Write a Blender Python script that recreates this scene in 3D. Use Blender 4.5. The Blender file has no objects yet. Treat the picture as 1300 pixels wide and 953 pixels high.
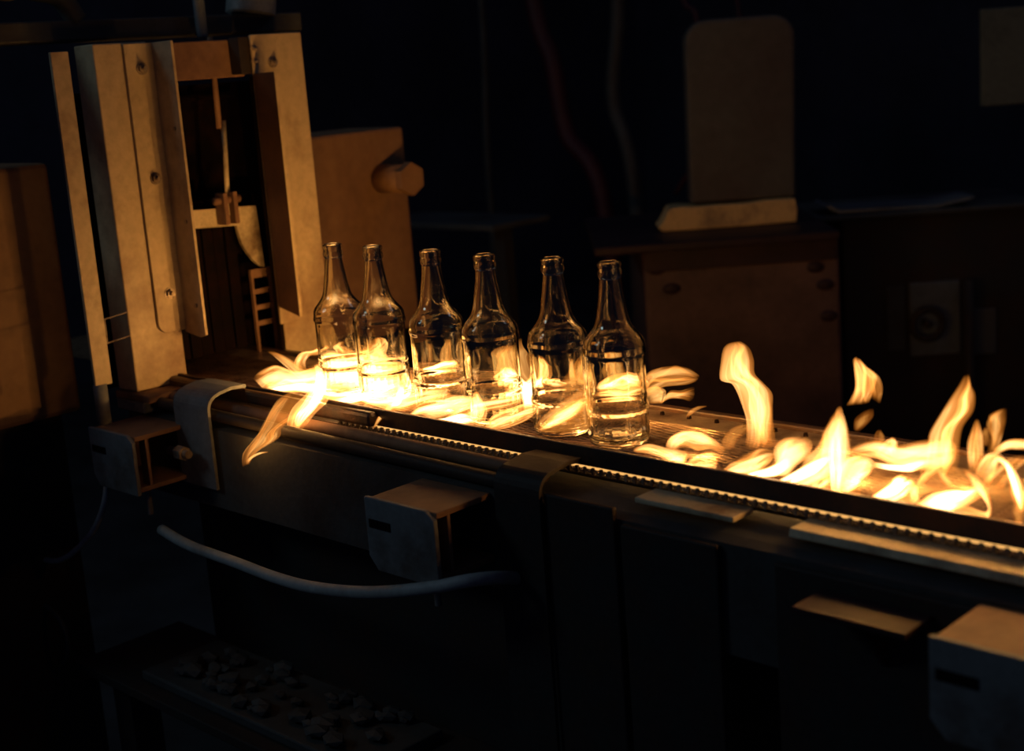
import bpy, bmesh, math, random
from mathutils import Vector, Matrix
random.seed(7)
S = bpy.context.scene
C = S.collection

# ------------------------------------------------------------------ camera
F, CX, CY, HCAM = 1768.83, 650.0, 431.0, 0.43013
RV = Vector((0.72085334, 0.68905172, -0.07468728))
UV_ = Vector((-0.08288724, 0.19269263, 0.97775215))
DV = Vector((-0.68811349, 0.69862528, -0.19601672))
EYE = Vector((0, 0, HCAM))
cd = bpy.data.cameras.new('camera'); cam = bpy.data.objects.new('camera', cd); C.objects.link(cam)
cam.matrix_world = Matrix(((RV.x, UV_.x, -DV.x, 0), (RV.y, UV_.y, -DV.y, 0), (RV.z, UV_.z, -DV.z, HCAM), (0, 0, 0, 1)))
cd.sensor_fit = 'HORIZONTAL'; cd.sensor_width = 36; cd.lens = F / 1300 * 36
cd.shift_y = -(476.5 - CY) / 1300
cd.clip_start = 0.02; cd.clip_end = 60
cd.dof.use_dof = True; cd.dof.focus_distance = 1.72; cd.dof.aperture_fstop = 4.0
S.camera = cam
S.view_settings.view_transform = 'Standard'; S.view_settings.look = 'None'
S.view_settings.gamma = 1; S.view_settings.exposure = 0
try: S.view_settings.use_curve_mapping = False
except Exception: pass
S.cycles.transparent_max_bounces = 96; S.cycles.max_bounces = 20
S.cycles.transmission_bounces = 20; S.cycles.glossy_bounces = 6; S.cycles.diffuse_bounces = 3
S.cycles.sample_clamp_indirect = 6.0

# ------------------------------------------------------------------ world and lights
w = bpy.data.worlds.new('dark_hall'); S.world = w; w.use_nodes = True
bg = w.node_tree.nodes['Background']; bg.inputs[0].default_value = (0.40, 0.45, 1.0, 1); bg.inputs[1].default_value = 0.020

def area(name, loc, target, size, power, col):
    l = bpy.data.lights.new(name, 'AREA'); l.shape = 'DISK'; l.size = size; l.energy = power; l.color = col
    o = bpy.data.objects.new(name, l); C.objects.link(o); o.location = loc
    o.rotation_euler = (Vector(target) - Vector(loc)).to_track_quat('-Z', 'Y').to_euler(); return o
# cool hall light high up on the near left side, and a weak one over the far machines
area('hall_light', (-3.2, -1.6, 2.3), (-1.6, 1.1, 0.0), 0.9, 7.5, (0.60, 0.86, 1.0))
area('hall_light', (-0.2, 3.0, 2.4), (-1.8, 3.0, 0.2), 0.6, 1.2, (0.80, 0.85, 1.0))

def fire_light(x, y, z, power, r=0.0):
    l = bpy.data.lights.new('fire_light', 'POINT'); l.energy = power; l.color = (1.0, 0.46, 0.11); l.shadow_soft_size = r
    o = bpy.data.objects.new('fire_light', l); C.objects.link(o); o.location = (x, y, z); return o
FIRE = 0.72
for x, y, z, p in [(a, b, c, FIRE * k) for (a, b, c), k in zip([(-1.54, 1.17, .04), (-1.50, 1.22, .05), (-1.45, 1.20, .03), (-1.44, 1.235, .07), (-1.34, 1.225, .05), (-1.24, 1.235, .04), (-1.15, 1.235, .06), (-1.06, 1.225, .04),
                   (-.97, 1.235, .05), (-.88, 1.15, .02), (-.79, 1.23, .07), (-.70, 1.15, .03), (-.66, 1.15, .05), (-.60, 1.18, .04), (-.54, 1.18, .07), (-.48, 1.16, .05), (-.42, 1.18, .05), (-.34, 1.18, .05)],
                   [1.25, 1.15, 1.1, .8, .7, .5, .5, .4, .35, .25, .35, .35, .4, .4, .4, .4, .3, .3])]:
    fire_light(x, y, z, p)
fire_light(-1.47, 1.035, .000, .055)
fire_light(-1.53, 1.005, -.040, .055)

# ------------------------------------------------------------------ node helpers and materials
def mat(name):
    m = bpy.data.materials.new(name); m.use_nodes = True
    nt = m.node_tree; nt.nodes.clear(); return m, nt
def N(nt, t, **k):
    n = nt.nodes.new(t)
    for a, b in k.items(): setattr(n, a, b)
    return n
def metal(name, base, rust=(0.09, 0.035, 0.015), amount=0.35, rough=0.6, metallic=0.0, scale=9.0, bump=0.25, fleck=True):
    """painted / galvanised / rusty steel: two-tone noise with fine relief"""
    m, nt = mat(name)
    out = N(nt, 'ShaderNodeOutputMaterial'); b = N(nt, 'ShaderNodeBsdfPrincipled')
    tc = N(nt, 'ShaderNodeTexCoord')
    n1 = N(nt, 'ShaderNodeTexNoise'); n1.inputs['Scale'].default_value = scale; n1.inputs['Detail'].default_value = 8; n1.inputs['Roughness'].default_value = .65
    cr = N(nt, 'ShaderNodeValToRGB'); cr.color_ramp.elements[0].position = max(0.0, .62 - amount * .5); cr.color_ramp.elements[1].position = min(1.0, .80 - amount * .3)
    mx = N(nt, 'ShaderNodeMixRGB'); mx.inputs[1].default_value = (*base, 1); mx.inputs[2].default_value = (*rust, 1)
    n2 = N(nt, 'ShaderNodeTexNoise'); n2.inputs['Scale'].default_value = scale * 14; n2.inputs['Detail'].default_value = 3
    mr = N(nt, 'ShaderNodeMapRange'); mr.inputs[3].default_value = .72; mr.inputs[4].default_value = 1.2
    mul = N(nt, 'ShaderNodeMixRGB', blend_type='MULTIPLY'); mul.inputs[0].default_value = 1
    bp = N(nt, 'ShaderNodeBump'); bp.inputs['Strength'].default_value = bump; bp.inputs['Distance'].default_value = 0.0015
    L = nt.links.new
    L(tc.outputs['Object'], n1.inputs['Vector']); L(tc.outputs['Object'], n2.inputs['Vector'])
    L(n1.outputs[0], cr.inputs[0]); L(cr.outputs[0], mx.inputs[0])
    L(n2.outputs[0], mr.inputs[0]); L(mx.outputs[0], mul.inputs[1]); L(mr.outputs[0], mul.inputs[2])
    L(mul.outputs[0], b.inputs['Base Color']); L(n2.outputs[0], bp.inputs['Height']); L(bp.outputs[0], b.inputs['Normal'])
    b.inputs['Roughness'].default_value = rough; b.inputs['Metallic'].default_value = metallic
    L(b.outputs[0], out.inputs[0]); return m
M = {}
M['galv'] = metal('galvanised_plate', (.54, .42, .24), (.22, .12, .06), .30, .55, 0, 6)
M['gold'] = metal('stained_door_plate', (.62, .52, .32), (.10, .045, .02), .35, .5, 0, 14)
M['rusty'] = metal('rusty_sheet', (.30, .17, .09), (.13, .06, .035), .55, .7, 0, 5)
M['lehr'] = metal('brown_lehr_sheet', (.30, .17, .08), (.20, .10, .045), .5, .65, 0, 4, .1)
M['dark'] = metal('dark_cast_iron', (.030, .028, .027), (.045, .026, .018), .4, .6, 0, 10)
M['rail'] = metal('dark_rail_steel', (.05, .04, .035), (.12, .06, .03), .5, .42, .3, 22)
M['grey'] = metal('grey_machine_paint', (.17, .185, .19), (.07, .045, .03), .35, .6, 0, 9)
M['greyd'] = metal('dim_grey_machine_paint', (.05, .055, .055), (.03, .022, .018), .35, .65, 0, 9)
M['hot'] = metal('scorched_strip_steel', (.42, .32, .22), (.10, .05, .03), .45, .35, .6, 26)
M['soot'] = metal('sooty_curtain', (.006, .004, .004), (.016, .006, .005), .4, .7, 0, 30)
M['wire'] = metal('belt_wire_steel', (.30, .20, .13), (.10, .05, .03), .35, .38, .8, 40, .1)
M['pipe'] = metal('dull_pipe', (.26, .28, .28), (.12, .11, .10), .3, .5, 0, 9)
M['hose'] = metal('pale_grey_hose', (.34, .38, .38), (.20, .20, .19), .3, .6, 0, 8, .1)
M['concrete'] = metal('oily_concrete', (.05, .05, .052), (.02, .018, .016), .5, .75, 0, 3)
M['wall'] = metal('dark_hall_wall', (.07, .07, .10), (.04, .038, .05), .5, .9, 0, 1.2, .1)
M['firebox'] = metal('reddish_firebox_sheet', (.15, .082, .068), (.055, .028, .024), .5, .6, 0, 5)
M['stone'] = metal('ceramic_blanket_slab', (.66, .44, .18), (.20, .13, .08), .3, .9, 0, 12, .6)
M['drum'] = metal('greenish_grey_cowl', (.085, .08, .068), (.06, .04, .035), .45, .7, 0, 3.5, .1)
M['sign'] = metal('pale_green_board', (.11, .125, .10), (.06, .07, .055), .25, .8, 0, 6, .1)
M['steel'] = metal('bluish_steel_sheet', (.15, .18, .20), (.08, .09, .1), .3, .4, .2, 7, .1)
M['greyp'] = metal('grey_cabinet_panel', (.07, .08, .085), (.08, .08, .08), .3, .5, 0, 8)
M['firebox_top'] = metal('scorched_firebox_top', (.045, .020, .022), (.02, .01, .01), .5, .55, 0, 7)
M['red'] = metal('dark_red_hose', (.055, .005, .012), (.03, .003, .006), .3, .6, 0, 5, .1)
M['flange'] = metal('shaded_flange_steel', (.10, .05, .03), (.05, .025, .018), .4, .5, .2, 12)  # shade on the right gate flange, put into its colour
M['bolt'] = metal('bolt_steel', (.40, .33, .25), (.12, .06, .03), .4, .4, .5, 60)

for k_, sp in (('soot', .05), ('dark', .25), ('firebox_top', .3)):
    for nd in M[k_].node_tree.nodes:
        if nd.type == 'BSDF_PRINCIPLED': nd.inputs['Specular IOR Level'].default_value = sp
def glass():
    m, nt = mat('clear_bottle_glass')
    out = N(nt, 'ShaderNodeOutputMaterial'); g = N(nt, 'ShaderNodeBsdfGlass'); g.inputs['IOR'].default_value = 1.58
    g.inputs['Roughness'].default_value = 0.0; g.inputs['Color'].default_value = (.99, .975, .92, 1)
    tc = N(nt, 'ShaderNodeTexCoord'); n = N(nt, 'ShaderNodeTexNoise'); n.inputs['Scale'].default_value = 38; n.inputs['Detail'].default_value = 1.5
    mp = N(nt, 'ShaderNodeMapping'); mp.inputs['Scale'].default_value = (1, 1, .35)
    bp = N(nt, 'ShaderNodeBump'); bp.inputs['Strength'].default_value = .8; bp.inputs['Distance'].default_value = .002
    L = nt.links.new
    L(tc.outputs['Object'], mp.inputs[0]); L(mp.outputs[0], n.inputs['Vector']); L(n.outputs[0], bp.inputs['Height']); L(bp.outputs[0], g.inputs['Normal'])
    L(g.outputs[0], out.inputs[0]); return m
M['glass'] = glass()

def flame_mat(name, strength, lo=(1.0, .30, .035), hi=(1.0, .62, .22), warp=1.0):
    """hot gas: adds light to what lies behind it; streaks follow the flow, rims and tips thin out"""
    m, nt = mat(name); L = nt.links.new
    out = N(nt, 'ShaderNodeOutputMaterial'); add = N(nt, 'ShaderNodeAddShader')
    em = N(nt, 'ShaderNodeEmission'); tr = N(nt, 'ShaderNodeBsdfTransparent')
    uv = N(nt, 'ShaderNodeUVMap'); uv.uv_map = 'UVMap'; sep = N(nt, 'ShaderNodeSeparateXYZ'); L(uv.outputs[0], sep.inputs[0])
    def mth(op, a, b=None, clamp=False):
        n = N(nt, 'ShaderNodeMath', operation=op); n.use_clamp = clamp
        for i, v in enumerate((a, b)):
            if v is None: continue
            if isinstance(v, (int, float)): n.inputs[i].default_value = v
            else: L(v, n.inputs[i])
        return n.outputs[0]
    u, v = sep.outputs[0], sep.outputs[1]
    rim = mth('MULTIPLY', mth('MULTIPLY', u, mth('SUBTRACT', 1.0, u)), 4.0)          # 0 at the rims, 1 mid sheet
    rim = mth('POWER', rim, .55)
    oi = N(nt, 'ShaderNodeObjectInfo')
    cmb = N(nt, 'ShaderNodeCombineXYZ')
    wn = N(nt, 'ShaderNodeTexNoise', noise_dimensions='4D'); wn.inputs['Scale'].default_value = 2.2; wn.inputs['Detail'].default_value = 1
    L(uv.outputs[0], wn.inputs['Vector']); L(mth('MULTIPLY', oi.outputs['Random'], 40.0), wn.inputs['W'])
    wob = mth('MULTIPLY', mth('SUBTRACT', wn.outputs[0], .5), .6 * warp)
    L(mth('MULTIPLY', mth('ADD', u, wob), 2.6), cmb.inputs[0]); L(mth('MULTIPLY', v, .9), cmb.inputs[1])
    sn = N(nt, 'ShaderNodeTexNoise', noise_dimensions='4D'); sn.inputs['Scale'].default_value = 1.0; sn.inputs['Detail'].default_value = 1.0; sn.inputs['Roughness'].default_value = .45
    L(cmb.outputs[0], sn.inputs['Vector']); L(mth('MULTIPLY', oi.outputs['Random'], 91.0), sn.inputs['W'])
    st = N(nt, 'ShaderNodeMapRange', interpolation_type='SMOOTHSTEP'); st.inputs[1].default_value = .34; st.inputs[2].default_value = .70
    st.inputs[3].default_value = .12; st.inputs[4].default_value = .85; L(sn.outputs[0], st.inputs[0])
    ridge = mth('SUBTRACT', 1.0, mth('MULTIPLY', mth('ABSOLUTE', mth('SUBTRACT', sn.outputs[0], .5)), 22.0), True)   # folded crest lines
    body = mth('ADD', st.outputs[0], mth('MULTIPLY', mth('POWER', ridge, 2.0), .35))
    tip = mth('MINIMUM', mth('MULTIPLY', v, 4.0), mth('MULTIPLY', mth('SUBTRACT', 1.0, v), 3.2), True)
    tip = mth('POWER', mth('MAXIMUM', tip, 0.0), .8)
    I = mth('MULTIPLY', mth('MULTIPLY', rim, body), tip)
    cm = N(nt, 'ShaderNodeMixRGB'); cm.inputs[1].default_value = (*lo, 1); cm.inputs[2].default_value = (*hi, 1)
    L(mth('MULTIPLY', I, 1.15, True), cm.inputs[0]); L(cm.outputs[0], em.inputs[0])
    L(mth('MULTIPLY', mth('ADD', I, mth('MULTIPLY', mth('MULTIPLY', rim, tip), .12)), strength), em.inputs[1])
    L(em.outputs[0], add.inputs[0]); L(tr.outputs[0], add.inputs[1]); L(add.outputs[0], out.inputs[0])
    return m
M['fl_dim'] = flame_mat('thin_orange_flame', .34, (1, .24, .02), (1, .42, .08))
M['fl_mid'] = flame_mat('orange_flame', .78, (1, .27, .02), (1, .56, .17))
M['fl_hot'] = flame_mat('yellow_flame', 1.6, (1, .28, .025), (1, .66, .24))
M['fl_white'] = flame_mat('white_hot_flame', 4.6, (1, .32, .04), (1, .76, .40))
M['slot_glow'] = None
def emit(name, col, s):
    m, nt = mat(name); out = N(nt, 'ShaderNodeOutputMaterial'); em = N(nt, 'ShaderNodeEmission')
    em.inputs[0].default_value = (*col, 1); em.inputs[1].default_value = s; nt.links.new(em.outputs[0], out.inputs[0]); return m
M['slot_glow'] = emit('slot_glow_line', (1, .50, .14), 1.0)  # even glow of the added strip behind the edge chain

# ------------------------------------------------------------------ object helpers
def link(o, parent=None):
    C.objects.link(o)
    if parent: o.parent = parent
    return o
def meta(o, label=None, cat=None, group=None, kind=None):
    if label: o['label'] = label
    if cat: o['category'] = cat
    if group: o['group'] = group
    if kind: o['kind'] = kind
    return o
def root(name, loc, label, cat, group=None):
    o = bpy.data.objects.new(name, None); o.location = loc; o.empty_display_size = .02; link(o); return meta(o, label, cat, group)
def wloc(o):
    v = Vector(o.location)
    while o.parent: o = o.parent; v += o.location
    return v
def make(name, bm, m, parent=None, smooth=False, org=None):
    """bm in world coordinates -> object; origin at org (default: parent's origin, or the mesh's own foot)"""
    if org is None:
        if parent is not None: org = wloc(parent)
        else:
            vs = [v.co for v in bm.verts]
            org = Vector((sum(v.x for v in vs) / len(vs), sum(v.y for v in vs) / len(vs), min(v.z for v in vs)))
    org = Vector(org)
    bmesh.ops.translate(bm, verts=bm.verts, vec=-org)
    bmesh.ops.recalc_face_normals(bm, faces=bm.faces)
    me = bpy.data.meshes.new(name); bm.to_mesh(me); bm.free(); me.materials.append(m)
    if smooth:
        for p in me.polygons: p.use_smooth = True
    o = bpy.data.objects.new(name, me); link(o, parent)
    o.location = org - (wloc(parent) if parent is not None else Vector((0, 0, 0)))
    return o
def bx(bm, x0, x1, y0, y1, z0, z1, bev=0.0, seg=2):
    b = bmesh.new(); bmesh.ops.create_cube(b, size=1)
    for v in b.verts: v.co = Vector(((x0 + x1) / 2 + v.co.x * (x1 - x0), (y0 + y1) / 2 + v.co.y * (y1 - y0), (z0 + z1) / 2 + v.co.z * (z1 - z0)))
    if bev: bmesh.ops.bevel(b, geom=b.edges[:], offset=min(bev, .45 * min(abs(x1 - x0), abs(y1 - y0), abs(z1 - z0))), segments=seg, affect='EDGES', profile=.5)
    join(bm, b); return bm
def join(bm, b):
    me = bpy.data.meshes.new('tmp'); b.to_mesh(me); b.free(); bm.from_mesh(me); bpy.data.meshes.remove(me)
def BX(*a, **k): return bx(bmesh.new(), *a, **k)
def cyl(bm, p0, p1, r0, r1=None, seg=16, caps=True):
    p0, p1 = Vector(p0), Vector(p1); r1 = r0 if r1 is None else r1
    b = bmesh.new(); bmesh.ops.create_cone(b, cap_ends=caps, segments=seg, radius1=r0, radius2=r1, depth=(p1 - p0).length)
    q = (p1 - p0).to_track_quat('Z', 'Y').to_matrix().to_4x4(); q.translation = (p0 + p1) / 2
    bmesh.ops.transform(b, matrix=q, verts=b.verts); join(bm, b); return bm
def CYL(*a, **k): return cyl(bmesh.new(), *a, **k)
def tri(pts):
    return [Vector(p) for p in pts]
def spline(pts, n):
    """Catmull-Rom through pts (tuples of floats of any length)"""
    P = [tuple(p) for p in pts]; P = [P[0]] + P + [P[-1]]; out = []
    segs = len(P) - 3
    for i in range(n):
        t = i / (n - 1) * segs; k = min(int(t), segs - 1); f = t - k
        a, b, c, d = P[k:k + 4]
        out.append(tuple(.5 * ((2 * b[j]) + (-a[j] + c[j]) * f + (2 * a[j] - 5 * b[j] + 4 * c[j] - d[j]) * f * f + (-a[j] + 3 * b[j] - 3 * c[j] + d[j]) * f ** 3) for j in range(len(b))))
    return out
def tube(pts, r, n=40, seg=10, rf=None):
    bm = bmesh.new(); S_ = [Vector(p) for p in spline(pts, n)]; rings = []
    up = Vector((0, 0, 1)); 
    for i, p in enumerate(S_):
        t = (S_[min(i + 1, n - 1)] - S_[max(i - 1, 0)]).normalized()
        a = t.cross(up) if abs(t.z) < .97 else t.cross(Vector((1, 0, 0)))
        if i: 
            a = prev - t * prev.dot(t)
        a.normalize(); prev = a; b = t.cross(a); rr = r if rf is None else r * rf(i / (n - 1))
        rings.append([bm.verts.new(p + rr * (math.cos(q) * a + math.sin(q) * b)) for q in [2 * math.pi * k / seg for k in range(seg)]])
    for A, B in zip(rings, rings[1:]):
        for k in range(seg): bm.faces.new((A[k], A[(k + 1) % seg], B[(k + 1) % seg], B[k]))
    bm.faces.new(rings[0][::-1]); bm.faces.new(rings[-1]); return bm
def extrude_poly(pts, d, bev=0.0):
    """closed 3D polygon extruded by vector d"""
    bm = bmesh.new(); d = Vector(d); A = [bm.verts.new(p) for p in pts]; B = [bm.verts.new(Vector(p) + d) for p in pts]
    bm.faces.new(A); bm.faces.new(B[::-1]); n = len(A)
    for i in range(n): bm.faces.new((A[i], A[(i + 1) % n], B[(i + 1) % n], B[i]))
    bmesh.ops.recalc_face_normals(bm, faces=bm.faces)
    if bev: bmesh.ops.bevel(bm, geom=bm.edges[:], offset=bev, segments=2, affect='EDGES', profile=.5)
    return bm
def poly_yz(yz, x0, x1, bev=0.0): return extrude_poly([(x0, y, z) for y, z in yz], (x1 - x0, 0, 0), bev)
def ribbon_profile(yz, x0, x1, th):
    """a bent flat bar: centre line yz, thickness th"""
    L_, R_ = [], []
    for i, (y, z) in enumerate(yz):
        a = Vector(yz[max(i - 1, 0)]); b = Vector(yz[min(i + 1, len(yz) - 1)]); t = (b - a).normalized(); n = Vector((-t.y, t.x)) * th / 2
        L_.append((y + n.x, z + n.y)); R_.append((y - n.x, z - n.y))
    return poly_yz(L_ + R_[::-1], x0, x1)
def hexbolt(parent, p, ax, r=.006, h=.005, shank=.006, name='bolt'):
    """hex nut with a stub of thread, pointing along ax"""
    p, ax = Vector(p), Vector(ax).normalized(); bm = bmesh.new()
    cyl(bm, p - ax * .001, p + ax * .0012, r * 1.35, seg=20); cyl(bm, p + ax * .0012, p + ax * h, r, seg=6); cyl(bm, p + ax * h, p + ax * (h + shank), r * .5, seg=12)
    return make(name, bm, M['bolt'], parent)
def ray(x, y): return DV + RV * ((x - CX) / F) - UV_ * ((y - CY) / F)
def at(x, y, Y):
    D = ray(x, y); return EYE + D * (Y / D.y)
def atz(x, y, Z=0.0):
    D = ray(x, y); return EYE + D * ((Z - HCAM) / D.z)

# ------------------------------------------------------------------ the setting
FZ = -0.92
fl = make('floor', BX(-6, 2.5, -1.5, 7.5, FZ - .05, FZ), M['concrete']); meta(fl, kind='structure')
wl = make('wall_left', BX(-6.1, -6, -1.5, 7.5, FZ, 3.2), M['wall']); meta(wl, kind='structure')
wb = make('wall_back', BX(-6, 2.5, 7.5, 7.6, FZ, 3.2), M['wall']); meta(wb, kind='structure')

# ------------------------------------------------------------------ the conveyor machine
XL, XR = -1.95, 0.35
cv = root('conveyor', (-.8, 1.18, FZ), 'long dark steel belt conveyor carrying the row of bottles out of the gate', 'conveyor')
make('front_rail', BX(-1.84, XR, 1.108, 1.1135, -.0150, .007, bev=.001), M['rail'], cv)
make('rail_web', BX(-1.84, -1.34, 1.092, 1.1075, -.014, .005, bev=.005), M['rail'], cv)
make('rail_foot', BX(-1.84, XR, 1.121, 1.124, -.055, -.028), M['rail'], cv)
# rear strip: flat plate beside the belt with a raised lip and a row of bolts
make('rear_rail', BX(XL, XR, 1.256, 1.300, -.010, -.002, bev=.002), M['hot'], cv)
make('rear_rail_lip', BX(XL, XR, 1.300, 1.312, -.018, .003, bev=.002), M['rail'], cv)
make('rear_rail_step', BX(XL, XR, 1.250, 1.256, -.018, -.006), M['rail'], cv)
make('rear_angle', BX(XL, XR, 1.316, 1.350, -.030, -.012, bev=.003), M['hot'], cv)
b0 = None
for i in range(38):
    x = -1.62 + i * .040
    if b0 is None:
        b0 = make('rail_bolt', CYL((x, 1.284, -.002), (x, 1.284, .0018), .0030, .0024, seg=8), M['soot'], cv, org=(x, 1.284, -.002))
    else:
        o = b0.copy(); link(o, cv); o.location = Vector((x, 1.284, -.002)) - wloc(cv)
# side beam (C section) below the front rail
side = [(1.112, -.0295), (1.056, -.036), (1.042, -.040), (1.042, -.155), (1.050, -.160), (1.105, -.160), (1.105, -.152), (1.054, -.152), (1.054, -.048), (1.112, -.040)]
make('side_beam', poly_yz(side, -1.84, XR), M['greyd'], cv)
# guide tubes beside the belt at the gate end
make('guide_tube', tube([(-1.80, 1.072, -.016), (-1.4, 1.072, -.018), (-1.02, 1.072, -.020)], .0085, 24, 14), M['rusty'], cv, True)
make('guide_tube', tube([(-1.79, 1.050, -.020), (-1.4, 1.050, -.025), (-1.06, 1.050, -.030)], .0085, 24, 14), M['dark'], cv, True)
# ledges of the cover panels, lit through the slot below the rail
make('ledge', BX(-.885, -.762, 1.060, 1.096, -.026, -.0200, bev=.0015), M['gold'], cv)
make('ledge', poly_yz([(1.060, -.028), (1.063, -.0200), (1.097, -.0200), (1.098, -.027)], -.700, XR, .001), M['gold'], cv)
make('cover_panel', BX(-.885, -.765, 1.034, 1.041, -.300, -.042, bev=.002), M['dark'], cv)
make('cover_panel', BX(-.700, -.10, 1.034, 1.041, -.300, -.046, bev=.002), M['dark'], cv)
# bent strap plates hooked over the rail
def strap(x0, x1, zb, m, lift=0.0, Y0=1.035):
    pr = [(1.100, .010 + lift), (1.075, .012 + lift), (1.056, .009 + lift)]
    for k in range(1, 7):
        a = math.radians(90 - k * 15); pr.append((Y0 + .018 - .018 * math.cos(math.radians(k * 15 - 90 + 90)) * 1.0 + .0 if False else Y0 + .020 - .020 * math.sin(math.radians(k * 15)), -.012 + lift + .020 * math.cos(math.radians(k * 15))))
    pr.append((Y0, zb)); return ribbon_profile(pr, x0, x1, .0045)
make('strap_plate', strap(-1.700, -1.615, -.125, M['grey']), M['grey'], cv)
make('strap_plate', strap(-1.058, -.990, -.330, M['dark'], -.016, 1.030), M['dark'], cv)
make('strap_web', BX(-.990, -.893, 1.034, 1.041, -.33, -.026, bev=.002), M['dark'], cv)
# bed, lower casing and legs
make('belt_bed', BX(XL, XR, 1.125, 1.25, -.060, -.048), M['dark'], cv)
make('rear_beam', BX(XL, XR, 1.262, 1.345, -.17, -.030), M['dark'], cv)
make('lower_casing', BX(-1.80, XR, 1.115, 1.33, -.42, -.165, bev=.004), M['dark'], cv)
make('lower_shelf', BX(-1.90, XR, .93, 1.115, -.43, -.415, bev=.002), M['dark'], cv)
lg = None
for x in (-1.82, -1.1, -.1):
    for y in (.98, 1.28):
        bm = BX(x - .025, x + .025, y - .025, y + .025, FZ, -.43, bev=.004)
        if lg is None: lg = make('leg', bm, M['dark'], cv, org=(x, y, FZ))
        else:
            bm.free(); o = lg.copy(); link(o, cv); o.location = Vector((x, y, FZ)) - wloc(cv)
# woven wire belt: cross rods and waved strands, too fine to pick apart
bm = bmesh.new(); r = .0007
def thin(bm, p, q, r):
    p, q = Vector(p), Vector(q); t = (q - p).normalized(); a = t.cross(Vector((0, 0, 1))).normalized() * r; b = Vector((0, 0, r))
    vs = [[bm.verts.new(c + s) for s in (a, b, -a, -b)] for c in (p, q)]
    for k in range(4): bm.faces.new((vs[0][k], vs[0][(k + 1) % 4], vs[1][(k + 1) % 4], vs[1][k]))
n = int((.30 + 2.3) / .0095)
for i in range(n): thin(bm, (-2.3 + i * .0095, 1.118, -.0012), (-2.3 + i * .0095, 1.25, -.0012), .0008)
for j in range(34):
    y = 1.119 + j * .0039; s = 1 if j % 2 else -1; x = -2.3; pts = []
    while x < .30:
        pts.append((x, y + s * .0010, 0.0)); s = -s; x += .019
    for p, q in zip(pts, pts[1:]): thin(bm, p, q, .0008)
belt = make('wire_mesh', bm, M['wire'], cv); meta(belt, kind='stuff')
# twisted edge chain seen against the added glow in the slot
bm = bmesh.new(); x = -1.42
while x < .3:
    thin(bm, (x, 1.1045, -.0205), (x + .0075, 1.1040, -.0165), .0012); thin(bm, (x + .0030, 1.1055, -.0160), (x + .0110, 1.1050, -.0210), .0009)
    bx(bm, x + .0035, x + (.0075 if x < -1.0 else .0065), 1.1025, 1.1055, -.0225, -.0150)
    x += .0118
ec = make('edge_chain', bm, M['bolt'], cv); meta(ec, kind='stuff')
# glowing strip and pipe added under the belt edge to make the slot glint
make('glow_strip', BX(-1.36, .25, 1.117, 1.1195, -.0215, -.0195), M['slot_glow'], cv)
make('glow_strip_pipe', CYL((-1.40, 1.1175, -.0285), (.28, 1.1175, -.0285), .0035, seg=12), M['dark'], cv, True)

def poly_stiff(X0, X1, Y0, top, h):
    return extrude_poly([(X1 - .018, Y0 + .022, top - .007), (X1 - .001, Y0 + .022, top - .007), (X1 - .001, Y0 + .022, top - h + .007), (X1 - .018, Y0 + .022, top - h + .007)], (0, .005, 0), .0008)
# channel brackets standing out from the side beam
def bracket(X0, label, top=-.042, h=.080, W=.112, Y0=.952, Y1=1.041, slot=True, tm='rusty'):
    b = root('channel_bracket', (X0 + W / 2, (Y0 + Y1) / 2, top - h), label, 'bracket', 'channel brackets along the conveyor side')
    X1 = X0 + W; t = .007
    # section in X-Z, open towards +X, running along Y
    sec = [(X0, top), (X1, top), (X1, top - t), (X0 + t * 1.2, top - t), (X0 + t * 1.2, top - h + t), (X1, top - h + t), (X1, top - h), (X0, top - h)]
    make('channel', extrude_poly([(x, Y0 + .006, z) for x, z in sec], (0, Y1 - Y0 - .006, 0), .0012), M[tm], b)
    c = .012
    ep = [(X0 - .002, top + .002), (X1 - c, top + .002), (X1 + .001, top - c * .6), (X1 + .001, top - h - .004), (X0 + .012, top - h - .004), (X0 - .002, top - h + .012)]
    make('end_plate', extrude_poly([(x, Y0, z) for x, z in ep], (0, .006, 0), .001), M['grey'], b)
    make('stiffener', poly_stiff(X0, X1, Y0, top, h), M[tm], b)
    make('slot', BX(X0 + .004, X0 + .040, Y0 - .0012, Y0 + .0005, top - .033, top - .023, bev=.0005), M['soot'], b)
    bm = bmesh.new(); cyl(bm, (X0 + .05, Y0 + .052, top - h - .055), (X0 + .05, Y0 + .052, top - h + .002), .0042); cyl(bm, (X0 + .05, Y0 + .052, top - h - .012), (X0 + .05, Y0 + .052, top - h), .0085, seg=6)
    make('stud', bm, M['pipe'], b)
    return b
BL = bracket(-1.800, 'grey-fronted steel channel bracket with rust-brown top flange, below the gate post', -.040)
bm = bmesh.new(); cyl(bm, (-1.690, 1.012, -.072), (-1.642, 1.012, -.072), .006, seg=12); cyl(bm, (-1.668, 1.012, -.072), (-1.652, 1.012, -.072), .0105, seg=6)
make('clamp_bolt', bm, M['bolt'], BL)
bracket(-1.190, 'steel channel bracket with brown lit top, alone below the middle bottles')
bracket(-.500, 'steel channel bracket cut by the lower right corner of the view')
sb = root('small_bracket', (-.595, 1.012, -.075), 'small dark ledge bracket on the cover panel, below the gold ledge', 'bracket')
make('top_plate', BX(-.650, -.540, .985, 1.034, -.066, -.060, bev=.001), M['firebox_top'], sb)
make('gusset', extrude_poly([(-.59, 1.034, -.066), (-.59, .99, -.066), (-.59, 1.034, -.12)], (.006, 0, 0)), M['dark'], sb)

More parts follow.
